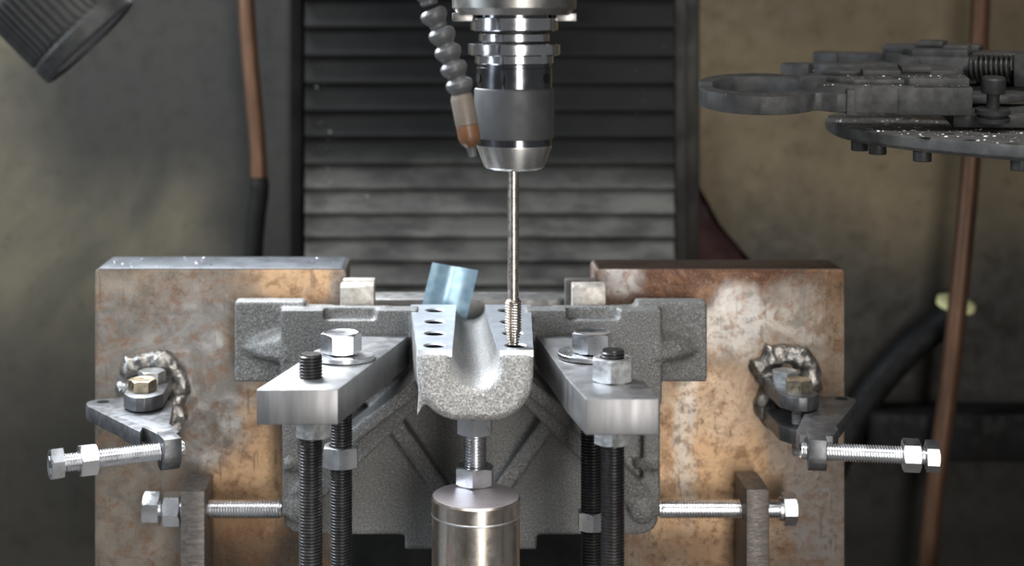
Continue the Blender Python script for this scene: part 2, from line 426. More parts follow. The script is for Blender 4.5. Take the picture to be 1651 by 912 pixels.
# dark channel and pillar either side of the way cover
b = B(); b.box(X_(470, 1490), X_(490, 1490), 1474, 1510, -380, 1000, 2); solo('trim_1', b, M['black_gap'], kind='structure')
b = B(); b.box(X_(1086, 1480), X_(1106, 1480), 1474, 1500, -380, 1000, 2); b.box(X_(1106, 1485), X_(1128, 1485), 1486, 1512, -380, 1000, 2)
solo('trim_2', b, M['pillar_paint'], kind='structure')
# ledge of the lower guard on the right
b = B(); b.box(X_(1400, 1470), 900, 1455, 1500, Z_(738, 1470), Z_(660, 1470), 4); solo('trim_3', b, M['rubber'], kind='structure')

# way cover, one part per slat
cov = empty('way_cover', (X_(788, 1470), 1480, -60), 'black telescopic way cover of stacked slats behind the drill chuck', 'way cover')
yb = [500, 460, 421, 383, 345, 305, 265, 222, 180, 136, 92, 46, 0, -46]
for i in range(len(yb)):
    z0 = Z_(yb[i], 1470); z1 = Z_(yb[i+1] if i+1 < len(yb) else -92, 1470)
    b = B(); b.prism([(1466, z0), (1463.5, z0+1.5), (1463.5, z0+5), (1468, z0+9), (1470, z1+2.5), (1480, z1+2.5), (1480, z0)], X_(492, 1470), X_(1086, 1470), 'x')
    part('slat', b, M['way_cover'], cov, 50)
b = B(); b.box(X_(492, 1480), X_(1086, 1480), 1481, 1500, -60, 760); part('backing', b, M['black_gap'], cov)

# dark red guard behind the right-hand panel
b = B(); b.prism([(X_(1116, 1525), Z_(260, 1525)), (X_(1140, 1525), Z_(300, 1525)), (X_(1210, 1525), Z_(440, 1525)), (X_(1215, 1525), Z_(560, 1525)), (X_(1116, 1525), Z_(560, 1525))], 1522, 1530, 'y', .8)
solo('red_guard', b, M['red_paint'], 'dark red sheet guard behind the corner of the tan wall panel', 'guard')

# copper pipes
def smooth_path(pts, per=6):
    out = []
    n = len(pts)
    for i in range(n-1):
        p0, p1, p2, p3 = pts[max(i-1, 0)], pts[i], pts[i+1], pts[min(i+2, n-1)]
        for k in range(per):
            t = k/per; out.append(0.5*((2*p1)+(p2-p0)*t+(2*p0-5*p1+4*p2-p3)*t*t+(3*p1-p0-3*p2+p3)*t**3))
    out.append(pts[-1]); return out
lp = smooth_path([P(*q, 1440) for q in ((395, -120), (397, 0), (402, 80), (408, 150), (415, 230), (418, 295))])
e = empty('copper_pipe', P(410, 640, 1440), 'thin copper pipe with a dark sleeve hanging beside the way cover', 'pipe')
b = B(); b.tube(lp, 7.6, 20); part('pipe', b, M['copper'], e)
lq = smooth_path([P(*q, 1440) for q in ((418, 285), (418, 310), (413, 350), (408, 412), (402, 520), (400, 640))])
b = B(); b.tube(lq, [8.0]*3+[8.8]*(len(lq)-3), 20); part('sleeve', b, M['rubber'], e, label='dark rubber sleeve')
rp = smooth_path([P(*q, 1432) for q in ((1585, -120), (1581, 0), (1575, 130), (1562, 300), (1548, 450), (1530, 620), (1506, 800), (1496, 912), (1486, 1060))])
b = B(); b.tube(rp, 8.6, 20)
solo('copper_pipe', b, M['copper'], 'long copper pipe slanting down behind the tool carousel', 'pipe')
# black drain hose with a yellow end
hp = smooth_path([P(*q) for q in ((1340, 760, 1478), (1400, 640, 1478), (1470, 560, 1478), (1520, 520, 1477), (1540, 494, 1474))])
e = empty('drain_hose', hp[0], 'black hose with a pale yellow end behind the slanting copper pipe', 'hose')
b = B(); b.tube(hp, 13.5, 24); part('hose', b, M['rubber'], e)
b = B(); b.lathe([(14, -2), (17.5, 0), (17.5, 5), (14, 7), (0.001, 7)], 24, align(hp[-1], (.15, -.22, 1))); part('end_cap', b, M['yellow_plastic'], e, label='pale yellow end')

# ================================================================== FIXTURE PLATES
def weld(b, e):
    me = b.mesh('weld_tmp', wpos(e), 0); t = bpy.data.objects.new('weld_tmp', me); COL.objects.link(t)
    md = t.modifiers.new('r', 'REMESH'); md.mode = 'VOXEL'; md.voxel_size = .9*MM
    md = t.modifiers.new('s', 'SMOOTH'); md.factor = .6; md.iterations = 7
    dg = bpy.context.evaluated_depsgraph_get(); m2 = bpy.data.meshes.new_from_object(t.evaluated_get(dg)); bpy.data.objects.remove(t, do_unlink=True)
    m2.polygons.foreach_set('use_smooth', [True]*len(m2.polygons)); m2.materials.clear(); m2.materials.append(M['weld_metal']); m2.name = 'weld_bead'
    o = bpy.data.objects.new('weld_bead', m2); COL.objects.link(o); o.parent = e; tag(o, 'lumpy shiny weld bead')
def fixture_plate(side):
    XC = 23.6
    if side < 0: x0, x1, d1, mt = -255.5, -68.7, 1230, M['plate_left']
    else: x0, x1, d1, mt = 116.7, 302.0, 1216, M['plate_right']
    e = empty('fixture_plate', ((x0+x1)/2, 1200, 0), 'thick steel fixture plate with ground silver patches and a clean pale top edge' if side < 0 else 'thick steel fixture plate with a dark rusty band along its top', 'plate')
    zt = 285.4; r = 4
    pts = [(x0, 0), (x1, 0)]+[(x1-r+r*math.cos(a), zt-r+r*math.sin(a)) for a in (0, .5, 1.07, 1.57)]+[(x0+r+r*math.cos(a), zt-r+r*math.sin(a)) for a in (1.57, 2.07, 2.64, 3.14)]
    b = B(); b.prism(pts, 1176, d1, 'y', 2.2, 2)
    # ears of the plate's back corners, rounded
    part('slab', b, mt, e)
    s = side
    cx = -209 if s < 0 else 255.5
    for z0, z1, nm in ((195.8, 205.8, 'upper_lug'), (172.5, 183.0, 'lower_lug')):
        fr = 1108; w = 14
        pts = [(cx-w-2, 1175.5), (cx-w, fr+12), (cx-w+6, fr+3), (cx-w+11, fr), (cx+w-11, fr), (cx+w-6, fr+3), (cx+w, fr+12), (cx+w-2, 1175.5)]
        b = B(); b.prism(pts, z0, z1, 'z', .7); part(nm, b, M['arm_steel'], e)
    # weld beads round the roots of the lugs
    if s < 0: chain = [(212, 650), (206, 628), (205, 608), (213, 592), (228, 583), (246, 580), (263, 582), (277, 590), (286, 604), (288, 622), (286, 640), (279, 652), (285, 668), (280, 690), (272, 700)]
    else: chain = [(1234, 604), (1229, 592), (1244, 588), (1246, 575), (1260, 570), (1276, 572), (1292, 577), (1304, 586), (1309, 600), (1306, 616), (1238, 628), (1231, 652), (1236, 662), (1244, 680), (1300, 640)]
    b = B()
    for i, (px, py) in enumerate(chain):
        b.blob(P(px, py, 1173), 7.2+1.3*math.sin(i*2.3), 2, .5, (1.1, .75, 1.1), i)
        if i+1 < len(chain):
            qx, qy = chain[i+1]
            if abs(qx-px)+abs(qy-py) < 40: b.blob(P((px+qx)/2, (py+qy)/2, 1174), 6.8, 2, .5, (1.1, .8, 1.1), i+40)
    weld(b, e)
    return e
fixture_plate(-1); fixture_plate(1)
b = B(); b.box(-68.6, 116.6, 1182, 1214, 216, 261, 1.2)
solo('cross_bar', b, M['cross_steel'], 'dark steel cross bar between the two fixture plates behind the casting', 'bar')

# ================================================================== CASTING
XC = 23.6
def lobe_ring(d, w, cw, zf, zb, inset=0.0, zt=259.0):
    w -= inset; zb2 = zb+inset; R = min(27, w*.72); pts = []
    pts.append((XC-w-.6, zt-inset*.3)); pts.append((XC-w-.3, (zt+zb2)/2+5))
    for k in range(9):
        a = math.pi+k/8*math.pi/2; pts.append((XC-w+R+R*math.cos(a), zb2+R+R*math.sin(a)))
    for k in range(9):
        a = 1.5*math.pi+k/8*math.pi/2; pts.append((XC+w-R+R*math.cos(a), zb2+R+R*math.sin(a)))
    pts.append((XC+w+.3, (zt+zb2)/2+5)); pts.append((XC+w+.6, zt-inset*.3))
    c = cw+inset
    pts.append((XC+c, zt-inset*.3))
    for k in range(13):
        a = -k/12*math.pi; pts.append((XC+c*math.cos(a), zf-inset+c+c*math.sin(a) if zf+c < zt-2 else zf-inset+(zt-2-zf)*(1+math.sin(a))))
    pts.append((XC-c, zt-inset*.3))
    return [Vector((x, d, z)) for x, z in pts]
b = B()
rings = []
for d, ins in ((1005, 3.5), (1006.2, 1.4), (1009, 0), (1040, 0), (1075, 0), (1110, 0), (1150, 0), (1172, 0)):
    t = (d-1005)/155
    rings.append(lobe_ring(d, 36.3+7.4*min(t, 1), 15.2-4.6*min(t, 1), 237+11.5*min(t, 1), 216.7-(d-1005)*.175, ins))
b.loft(rings)
for s in (-1, 1):
    def q(u): return XC+s*u
    def bx(u0, u1, d0, d1, z0, z1): b.box(min(q(u0), q(u1)), max(q(u0), q(u1)), d0, d1, z0, z1)
    # ear, middle wing, notch along its top edge
    bx(120, 171, 1144, 1160, 208.5, 266.5)
    bx(38, 136.5, 1131, 1149, 196, 255.5); bx(100, 136.5, 1140, 1160, 196, 262)
    bx(38, 68, 1131, 1149, 255, 262.5); bx(106, 136.5, 1131, 1149, 255, 262.5); bx(60, 110, 1139.5, 1149, 255, 263.5)
    # wedge gusset on the ear
    ring_ = []
    for u_, f_, zl, zh in ((132, 1129, 224, 247), (150, 1134, 226, 243), (166, 1144, 229, 237)):
        ring_.append([Vector((q(u_), f_+3, zl)), Vector((q(u_), f_, zl+4)), Vector((q(u_), f_+2, zh-5)), Vector((q(u_), 1150, zh+5)), Vector((q(u_), 1150, zl-1))])
    b.loft(ring_)
    # lower plate: rim frame and web
    r = 13
    bp = [(q(24), 96), (q(136.5-r), 96)]+[(q(136.5-r+r*math.sin(a)), 96+r-r*math.cos(a)) for a in (.4, .8, 1.2, 1.57)]+[(q(136.5), 205), (q(24), 205)]
    b.prism(bp, 1150, 1171, 'y')
    bx(0, 48, 1150, 1171, 85, 100)
    bx(0, 48, 1150, 1171, 96, 236)
    bx(124, 136.5, 1141, 1171, 112, 210)
    # main diagonal rib from the boss to the lower corner
    def beam(p0, p1, hw, f0, f1):
        (u0, z0), (u1, z1) = p0, p1; L = math.hypot(u1-u0, z1-z0); nx, nz = -(z1-z0)/L, (u1-u0)/L
        ring = []
        for (u, z, f) in ((u0, z0, f0), (u1, z1, f1)):
            ring.append([Vector((q(u+nx*hw*k), f if abs(k) < 1.01 and dd == 0 else 1165, z+nz*hw*k)) for k, dd in ((1, 0), (-1, 0), (-1, 1), (1, 1))])
        b.loft(ring)
    beam((30, 222), (129, 116), 9.5, 1098, 1142)
    beam((26, 228), (90, 172), 5, 1085, 1116)
    beam((62, 190), (16, 122), 6, 1132, 1145)
    # small wedge and oval lump near the side
    b.prism([(q(118), 1144), (q(134), 1136), (q(136), 1150), (q(118), 1152)], 146, 152, 'z')
    b.blob(Vector((q(124), 1143, 118)), 11, 2, 0, (1, .5, 1.2))
# thin flash of metal left along the boss
b.prism([(-14.2, 258), (-12.2, 258), (-9.5, 226), (-13.8, 218), (-12.6, 230)], 1008, 1060, 'y')
tmp_me = b.mesh('cast_tmp', (0, 0, 0), 0); tmp = bpy.data.objects.new('cast_tmp', tmp_me); COL.objects.link(tmp)
md = tmp.modifiers.new('r', 'REMESH'); md.mode = 'VOXEL'; md.voxel_size = 1.5*MM
md = tmp.modifiers.new('s', 'SMOOTH'); md.factor = .5; md.iterations = 5
hb = B()
for hx_ in (-2.6, 49.6):
    for hd_ in (1020, 1058, 1097, 1138): hb.lathe([(6.3, 243), (6.3, 266)], 24, T((hx_, hd_, 0)))
drill = bpy.data.objects.new('drill_tmp', hb.mesh('drill_tmp', (0, 0, 0), 0)); COL.objects.link(drill)
md = tmp.modifiers.new('b', 'BOOLEAN'); md.object = drill; md.operation = 'DIFFERENCE'; md.solver = 'EXACT'
dg = bpy.context.evaluated_depsgraph_get(); cast_me = bpy.data.meshes.new_from_object(tmp.evaluated_get(dg)); bpy.data.objects.remove(tmp, do_unlink=True); bpy.data.objects.remove(drill, do_unlink=True)
cast = empty('cast_bracket', (XC, 1090, 85), 'grey cast iron bracket with ribbed wings and a rounded boss in front', 'casting')
cast_me.transform(Matrix.Translation(-Vector((XC, 1090, 85))*MM))
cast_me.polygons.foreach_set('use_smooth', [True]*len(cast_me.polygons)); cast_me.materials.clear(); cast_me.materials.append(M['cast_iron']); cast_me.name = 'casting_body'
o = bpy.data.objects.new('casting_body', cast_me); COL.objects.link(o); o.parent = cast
# machined pads with a row of four drilled holes each
HOLES = (1020, 1058, 1097, 1138)
def pad(s):
    b = B(); z1 = 261.3; z0 = 257.0; hx = -2.6 if s < 0 else 49.6; hr = 6.4
    def xl(d):
        t = min((d-1005)/155, 1); w = 36.6+7.4*t; c = 15.2-4.6*t
        return (XC-w, XC-c) if s < 0 else (XC+c, XC+w)
    cuts = [1006.5, 1039, 1077.5, 1117.5, 1160]
    n = 32
    for i, hd in enumerate(HOLES):
        da, db = cuts[i], cuts[i+1]
        vs = []; fs = []
        for k in range(n):
            a = 2*math.pi*(k+.5)/n; c_, s_ = math.cos(a), math.sin(a)
            # ray to the trapezoid cell
            best = 1e9
            for t in range(1, 400):
                px, pd = hx+c_*t*.25, hd+s_*t*.25
                l, r_ = xl(min(max(pd, da), db))
                if px < l or px > r_ or pd < da or pd > db: best = t*.25; break
            vs.append((hx+c_*best, hd+s_*best, z1)); 
        for k in range(n):
            a = 2*math.pi*(k+.5)/n; vs.append((hx+(hr+.9)*math.cos(a), hd+(hr+.9)*math.sin(a), z1))
        for k in range(n):
            a = 2*math.pi*(k+.5)/n; vs.append((hx+hr*math.cos(a), hd+hr*math.sin(a), z1-.9))
        for k in range(n):
            a = 2*math.pi*(k+.5)/n; vs.append((hx+hr*math.cos(a), hd+hr*math.sin(a), z0-.5))
        # snap cell corners
        l0, r0 = xl(da); l1, r1 = xl(db)
        for cx, cd in ((l0, da), (r0, da), (l1, db), (r1, db)):
            k = min(range(n), key=lambda j: (vs[j][0]-cx)**2+(vs[j][1]-cd)**2); vs[k] = (cx, cd, z1)
        for j in range(3):
            for k in range(n):
                m = (k+1) % n; fs.append((j*n+k, j*n+m, (j+1)*n+m, (j+1)*n+k))
        # outer skirt
        o_ = len(vs); vs += [(x, y, z0) for x, y, z in vs[:n]]
        for k in range(n):
            m = (k+1) % n; fs.append((k, m, o_+m, o_+k))
        b.add(vs, fs)
    part('machined_pad', b, M['milled'], cast, 20, label='bright milled pad with drilled holes')
    for hd in HOLES:
        b = B(); b.lathe([(0.001, 243.6), (hr-.15, 243.6), (hr-.15, 260.3)], 24, T((hx, hd, 0)), cap=False); part('bore_shade_lining', b, M['black_gap'], cast)  # black lining puts the shade inside the bore into colour
pad(-1); pad(1)

# blocks seated on the casting's top edge
for x0, x1, lab, m2 in ((-71.5, -46.8, 'small worn steel block behind the casting beside the clean-topped fixture plate', 'block_steel'), (97.5, 122, 'small steel block with a dark back behind the casting beside the rusty fixture plate', 'block_steel')):
    e = empty('stop_block', ((x0+x1)/2, 1162, 215), lab, 'block', 'stop blocks behind the casting')
    b = B(); b.prism([(1151, 215), (1151, 275.5), (1154, 277.5), (1164, 277.5), (1164, 215)], x0, x1, 'x', 1.0); part('front_block', b, M['block_steel'], e)
    sx_ = -4 if x0 > 0 else 1
    b = B(); b.box(x0+sx_, x1+sx_-1, 1164.2, 1175.5, 215, 278.5, .8); part('rear_block', b, M['block_dark' if x0 > 0 else 'block_steel'], e)

# galvanised sheet leaning behind the pads
tl, tr, br_ = P(697, 423, 1181), P(771, 436, 1179), P(750.5, 521, 1174.5); bl = tl+(br_-tr)
b = B(); nx = Vector((0.05, -1, 0)); nu, nv = 10, 6; th = 1.0
vs_ = []; fs_ = []
for side in (0, 1):
    for j in range(nv+1):
        for i in range(nu+1):
            u, v_ = i/nu, j/nv
            p = tl*(1-u)*(1-v_)+tr*u*(1-v_)+bl*(1-u)*v_+br_*u*v_
            fold = -1.6*max(0, 1-abs(u-.40)*6)+1.0*max(0, 1-abs(u-.78)*6)*(.4+.6*v_)
            p = p+Vector((0, fold+side*th, 0)); vs_.append(p)
g = (nu+1)*(nv+1)
for j in range(nv):
    for i in range(nu):
        a = j*(nu+1)+i; fs_.append((a, a+1, a+nu+2, a+nu+1)); fs_.append((g+a, g+a+nu+1, g+a+nu+2, g+a+1))
rim = [i for i in range(nu+1)]+[j*(nu+1)+nu for j in range(1, nv+1)]+[nv*(nu+1)+i for i in range(nu-1, -1, -1)]+[j*(nu+1) for j in range(nv-1, 0, -1)]
for a, c_ in zip(rim, rim[1:]+rim[:1]): fs_.append((a, c_, g+c_, g+a))
b.add(vs_, fs_); solo('sheet_metal_guard', b, M['galvanised'], 'small tilted bluish galvanised sheet standing behind the boss', 'sheet metal', sharp=40)

# ================================================================== CLAMP BARS, STUDS, NUTS
ZB = 245.0; TB = 21.8
b = B(); b.prism([(-111.8, 970), (-61.6, 970), (-21.0, 1129.5), (-71.0, 1129.5)], ZB-TB, ZB, 'z', .9)
solo('clamp_bar', b, M['bar_steel'], 'flat steel clamp bar with a bare black stud end poking through its top', 'clamp')
b = B(); b.prism([(88.0, 947), (132.2, 947), (120.0, 1129.5), (69.5, 1129.5), (80.6, 1002)], ZB-TB, ZB, 'z', .9)
solo('clamp_bar', b, M['bar_steel'], 'flat steel clamp bar with a chamfered corner and two nuts on its top', 'clamp')
studs = [(-81.0, 1002, 260.0, 'stud_dark', 'black threaded stud whose bare end pokes above its clamp bar'),
         (-65.0, 1055, 249.0, 'stud_dark', 'black threaded stud with a zinc nut halfway down, below the bare-ended clamp bar'),
         (109.5, 994, 264.5, 'stud_dark', 'black threaded stud at the front of the chamfered clamp bar'),
         (102.5, 1057, 249.0, 'stud_dark', 'black threaded stud behind another one under the chamfered clamp bar')]
for i, (x, d, zt, mt, lab) in enumerate(studs):
    R_ = 7.5
    b = B(); b.thread(R_, 2.0, 0.2, zt, 28, 1.05, T((x, d, 0))); solo('threaded_stud', b, M[mt], lab, 'stud', 'clamping studs', 35)
def nut(x, d, z, af, h, rot, lab, mt='zinc', hole=7.6, grp='hex nuts on the clamping studs'):
    return inst('hex_nut', ('nut', af, h, hole, mt), lambda: B().hexa(af, h, hole, True, True), M[mt], T((x, d, z)) @ Rz(rot), lab, 'nut', grp, sharp=25)
for x, d, lab in ((-63.5, 1055, 'wide zinc washer under the nut on the bare-ended clamp bar'), (100.5, 1058, 'wide zinc washer under the rear nut on the chamfered clamp bar')):
    b = B(); Mx = T((x, d, ZB+.4)) @ Matrix.Rotation(math.radians(1.2), 4, 'Y')
    b.lathe([(8.2, 0), (20.6, 0), (21, .4), (21, 2.9), (20.6, 3.3), (8.2, 3.3), (8.2, 0)], 48, Mx, cap=False); solo('flat_washer', b, M['zinc'], lab, 'washer', 'washers on the clamp bars')
nut(-65, 1055, ZB+4.2, 24, 13.5, 9, 'shiny zinc nut on the washer of the bare-ended clamp bar', 'zinc', 0)
nut(102.5, 1057, ZB+4.2, 24, 13.5, 14, 'shiny zinc nut on the washer at the back of the chamfered clamp bar', 'zinc', 0)
nut(109.5, 994, ZB+.05, 24, 14.5, 19, 'zinc nut at the front of the chamfered clamp bar with the stud showing', 'zinc_dull')
nut(-79, 1002, ZB-TB-15.2, 22, 15, 33, 'grey nut tight under the bare-ended clamp bar', 'zinc_dull', 7.6)
nut(109.0, 994, ZB-TB-17.5, 22, 17.3, 24, 'zinc nut tight under the chamfered clamp bar', 'zinc_dull', 7.6)
nut(-65, 1055, 173.5, 22, 14, 29, 'zinc nut halfway down the rear stud of the bare-ended clamp bar', 'zinc')
nut(102.5, 1057, 131, 18, 12.5, 30, 'small pale nut low on the rear stud of the chamfered clamp bar', 'zinc')

# ================================================================== SUPPORT POST AND JACK
xp, dp = 24.5, 1040
e = empty('support_post', (xp, dp, 0), 'round turned steel post with a welded cap under the boss', 'post')
b = B(); b.lathe([(29, 0), (29, 146.6), (28.4, 147.2)], 64, T((xp, dp, 0))); part('barrel', b, M['post_steel'], e)
b = B(); b.lathe([(28.3, 147.2), (29.2, 147.9), (29.2, 157.3), (28.2, 158.4), (0.001, 158.5)], 64, T((xp, dp, 0)), cap=False); cp = part('cap', b, M['post_steel'], e)
b = B(); b.lathe([(28.4, 158.45), (28.2, 158.75), (0.001, 158.8)], 64, T((xp, dp, 0)), cap=False); part('cap_face', b, M['post_cap'], cp, label='dull pinkish grey top face')
b = B(); b.lathe([(28.9, 146.2), (29.35, 146.6), (29.35, 147.4), (28.9, 147.9)], 64, T((xp, dp, 0)), cap=False); part('weld_seam', b, M['zinc_dull'], e)
dj = 1064
e = empty('jack_bolt', (xp, dj, 160), 'zinc hex bolt standing on the support post with its head against the boss', 'bolt')
b = B(); b.hexa(22.5, 12.5, 0, True, True, T((xp, dj, 193)) @ Rz(24)); part('bolt_head', b, M['zinc'], e, 25)
b = B(); b.thread(7.7, 2.0, 160, 193, 28, 1.1, T((xp, dj, 0))); part('bolt_shank', b, M['zinc'], e, 35)
nut(xp, dj, 158.9, 23.8, 12.5, 22, 'zinc nut resting on the round cap of the support post', 'zinc', 7.8, 'nuts on loose bolts')

# ================================================================== UPRIGHTS WITH SIDE BOLTS
for s in (-1, 1):
    x0, x1 = (-184, -166.8) if s < 0 else (219.5, 236)
    zt = 134.0 if s < 0 else 135.5
    b = B(); b.box(x0, x1, 1128, 1172, 0, zt, 1.0)
    solo('upright_bar', b, M['upright_steel'], ('dark steel upright carrying a bolt and lock nut in front of the clean-topped plate' if s < 0 else 'dark steel upright carrying a bolt in front of the rusty plate'), 'bar', 'uprights for the side bolts')
    zc, dc = 114.7, 1150
    xe = -114.2 if s < 0 else 160.6
    hx = -202.3 if s < 0 else 250.0
    e = empty('side_bolt', ((hx+xe)/2, dc, zc-8), ('long zinc bolt with a lock nut pressing on the casting from the clean-topped plate side' if s < 0 else 'long zinc bolt pressing on the casting from the rusty plate side'), 'bolt', 'side bolts')
    b = B(); Mx = align((hx, dc, zc), (s, 0, 0)) @ Rz(30 if s < 0 else 8)
    b.hexa(22 if s < 0 else 20.5, 12 if s < 0 else 9.5, 0, True, False, Mx); part('bolt_head', b, M['zinc'], e, 25)
    b = B(); b.thread(6.8, 2.0, 0, abs(hx-xe)+.4, 24, .95, align((hx+s*.2, dc, zc), (-s, 0, 0))); part('bolt_shank', b, M['zinc'], e, 35)
    if s > 0:
        b = B(); b.lathe([(6.9, 0), (8.5, .3), (8.5, 2.5), (6.9, 3)], 32, align((hx, dc, zc), (-1, 0, 0))); part('bolt_collar', b, M['zinc'], e)
inst('hex_nut', ('nut', 21.5, 12.5, 6.9, 'zs'), lambda: B().hexa(21.5, 12.5, 6.9, True, True), M['zinc'], align((-199.5, 1150, 114.7), (1, 0, 0)) @ Rz(4), 'zinc lock nut against the upright in front of the clean-topped plate', 'nut', 'nuts on loose bolts', sharp=25)

# ================================================================== SWING ARMS ON THE LUGS
def swing_arm(s):
    if s < 0:
        plan = [(-253.5, 1136), (-253, 1143), (-247, 1149), (-228, 1156), (-205, 1156), (-191, 1140), (-184, 1082), (-174, 1062), (-176, 1052), (-184, 1050), (-200.5, 1073), (-200, 1060), (-250, 1128)]
        hole = (-242, 1141); bo = Vector((-179.5, 1052, 0)); ax = Vector((-63, -29, 0)).normalized(); hd = 70.0; nutp = 48
        lab = 'grey steel swing arm with a drilled tip under the lug of the clean-topped plate'
    else:
        plan = [(281, 1158), (297.8, 1159), (303.5, 1150), (300, 1138), (271, 1076), (269.5, 1066), (262, 1050), (240, 1052), (240, 1062), (257, 1110), (262, 1140)]
        hole = (293, 1150); bo = Vector((251, 1050, 0)); ax = Vector((70, -11, 0)).normalized(); hd = 70; nutp = 55
        lab = 'grey steel swing arm with a drilled tip under the lug of the rusty plate'
    zt, z0 = 194.8, 184.2
    e = empty('swing_arm', (sum(p[0] for p in plan)/len(plan), 1100, 172), lab, 'arm', 'swing arms')
    b = B(); b.prism(plan, z0, zt, 'z', .6)
    # dark hole through the tip
    part('arm_plate', b, M['arm_steel'], e)
    b = B(); b.lathe([(4.6, zt+.05), (0.001, zt+.05)], 24, T((hole[0], hole[1], 0)), cap=False); part('tip_hole', b, M['black_gap'], e)
    # boss plate, rounded below, square to the bolt
    side = Vector((-ax.y, ax.x, 0)); zc = 184.7
    pr = [(-11, 10.4), (11, 10.4)]+[(11*math.cos(a), -2-10.5*math.sin(a)) for a in [k/10*math.pi for k in range(11)]]
    Mx = Matrix(((side.x, 0, ax.x, bo.x), (side.y, 0, ax.y, bo.y), (0, 1, 0, zc), (0, 0, 0, 1)))
    b = B(); b.prism(pr, -6, 6, 'z', .7, 2, Mx); part('boss', b, M['arm_steel'], e)
    # long bolt through the boss
    p0 = bo+Vector((0, 0, zc)); e2 = empty('adjusting_bolt', p0+ax*hd*.5-Vector((0, 0, 10)), ('long zinc bolt sticking out toward the wall from the swing arm at the clean-topped plate' if s < 0 else 'long zinc bolt sticking out from the swing arm toward the slanting copper pipe'), 'bolt', 'adjusting bolts')
    tail = -10
    b = B(); b.thread(5.9, 1.75, tail, hd, 24, .85, align(p0, ax)); part('bolt_shank', b, M['zinc'], e2, 35)
    b = B(); b.hexa(18.2, 8.2, 0, True, False, align(p0+ax*hd, ax) @ Rz(20)); part('bolt_head', b, M['zinc'], e2, 25)
    # washer-like grade marks on the head
    for k in range(3):
        a = k*2.094+.4; c_ = p0+ax*(hd+7.6)
        u = side; Mk = align(c_, ax)
        b = B(); b.box(3, 6.2, -.6, .6, 0, .5, 0, 1, Mk @ Matrix.Rotation(a, 4, 'Z')); part('grade_mark', b, M['zinc'], e2)
    inst('hex_nut', ('nut', 19, 11.5, 6.0, 'zn%d' % s), lambda: B().hexa(19, 11.5, 6.0, True, True), M['zinc'], align(p0+ax*nutp, ax) @ Rz(12), ('zinc nut midway on the bolt that sticks out toward the wall' if s < 0 else 'zinc nut next to the head of the bolt toward the slanting copper pipe'), 'nut', 'nuts on loose bolts', sharp=25)
    # pivot bolts standing in the upper lug
    cx = -211.5 if s < 0 else 257.5
    for d, mt, nm, lb in ((1130, 'yellow_zinc', 'pivot_bolt', 'yellowish hex bolt at the tip of the lug on the '), (1157, 'zinc_dull', 'lug_bolt', 'grey hex bolt at the weld of the lug on the ')):
        lb += 'clean-topped plate' if s < 0 else 'rusty plate'
        e3 = empty(nm, (cx, d, 165), lb, 'bolt', 'bolts in the welded lugs')
        b = B(); b.hexa(17.5, 8, 0, True, False, T((cx+(0 if mt[0] == 'y' else (2 if s < 0 else -4)), d, 205.9)) @ Rz(4 if s < 0 else 26)); part('bolt_head', b, M[mt], e3, 25)
        if mt[0] == 'y':
            b = B(); b.thread(5.9, 1.75, 160, 205.9, 22, .85, T((cx, d-3, 0))); part('bolt_shank', b, M['zinc_dull'], e3, 35)
swing_arm(-1); swing_arm(1)

# ================================================================== SPINDLE, TOOL HOLDER, TAP
XS, DS = 48.8, 1020
def zy(y): return CH-(y-HY)*.4
e = empty('machine_spindle', (XS, DS, 474), 'dark steel spindle nose at the top edge above the tool holder', 'spindle')
b = B(); b.lathe([(30, 474.5), (36, 474.5), (40, 479), (40.5, 494), (52, 500), (52, 560), (30, 560)], 64, T((XS, DS, 0))); part('nose', b, M['spindle_steel'], e)
for sgn in (-1, 1):
    b = B(); b.box(XS+sgn*33-7, XS+sgn*33+7, DS-8, DS+8, 470, 476, 1); part('drive_key', b, M['spindle_steel'], e)
b = B(); b.box(XS-125, XS+125, 885, 1462, 560, 900, 12, 3); part('head_housing', b, M['pillar_paint'], e)
e = empty('tool_holder', (XS, DS, 372), 'polished collet chuck tool holder with flange rings, in the spindle', 'tool holder')
def ring(nm, prof, mt, lab=None):
    b = B(); b.lathe([(r, zy(y)) for r, y in prof], 72, T((XS, DS, 0)), cap=True); return part(nm, b, M[mt], e, 25, lab)
ring('taper_collar', [(24, 14), (24, 30)], 'chrome_dark')
ring('flange', [(27, 28), (28.4, 29), (28.4, 48), (27, 50)], 'chrome')
ring('groove_neck', [(22, 50), (22, 54)], 'black_oxide')
ring('flange_ring', [(22.5, 54), (23, 55), (23, 66), (22.5, 67)], 'chrome')
ring('groove_neck', [(21, 67), (21, 71)], 'black_oxide')
ring('flange', [(29, 70), (29.8, 71.5), (29.8, 87), (28.5, 89), (25.5, 89)], 'chrome')
ring('collar', [(25.5, 89), (25.5, 101), (24.5, 103)], 'chrome')
ring('chuck_body', [(24, 103), (24, 108), (24.6, 109), (24.6, 143)], 'chrome_dark', 'dark mirror-like chuck body')
ring('sleeve', [(24.6, 141), (25.6, 143), (25.8, 146), (25.8, 219), (25.3, 222)], 'sleeve_grey', 'matt grey grip sleeve')
ring('thin_ring', [(24.4, 221), (24.4, 233)], 'chrome_dark')
ring('nose_cone', [(24.4, 233), (24.2, 236), (19.5, 268), (18.0, 271), (15, 273), (5, 273)], 'nose_steel', 'brushed conical chuck nose')
for a in (200, 325):
    an = math.radians(a); dirv = Vector((math.cos(an), math.sin(an), 0))
    b = B(); b.lathe([(3.2, 0), (3.2, 1.0)], 20, align(Vector((XS, DS, zy(125)))+dirv*24.0, dirv)); part('spanner_hole', b, M['black_gap'], e)
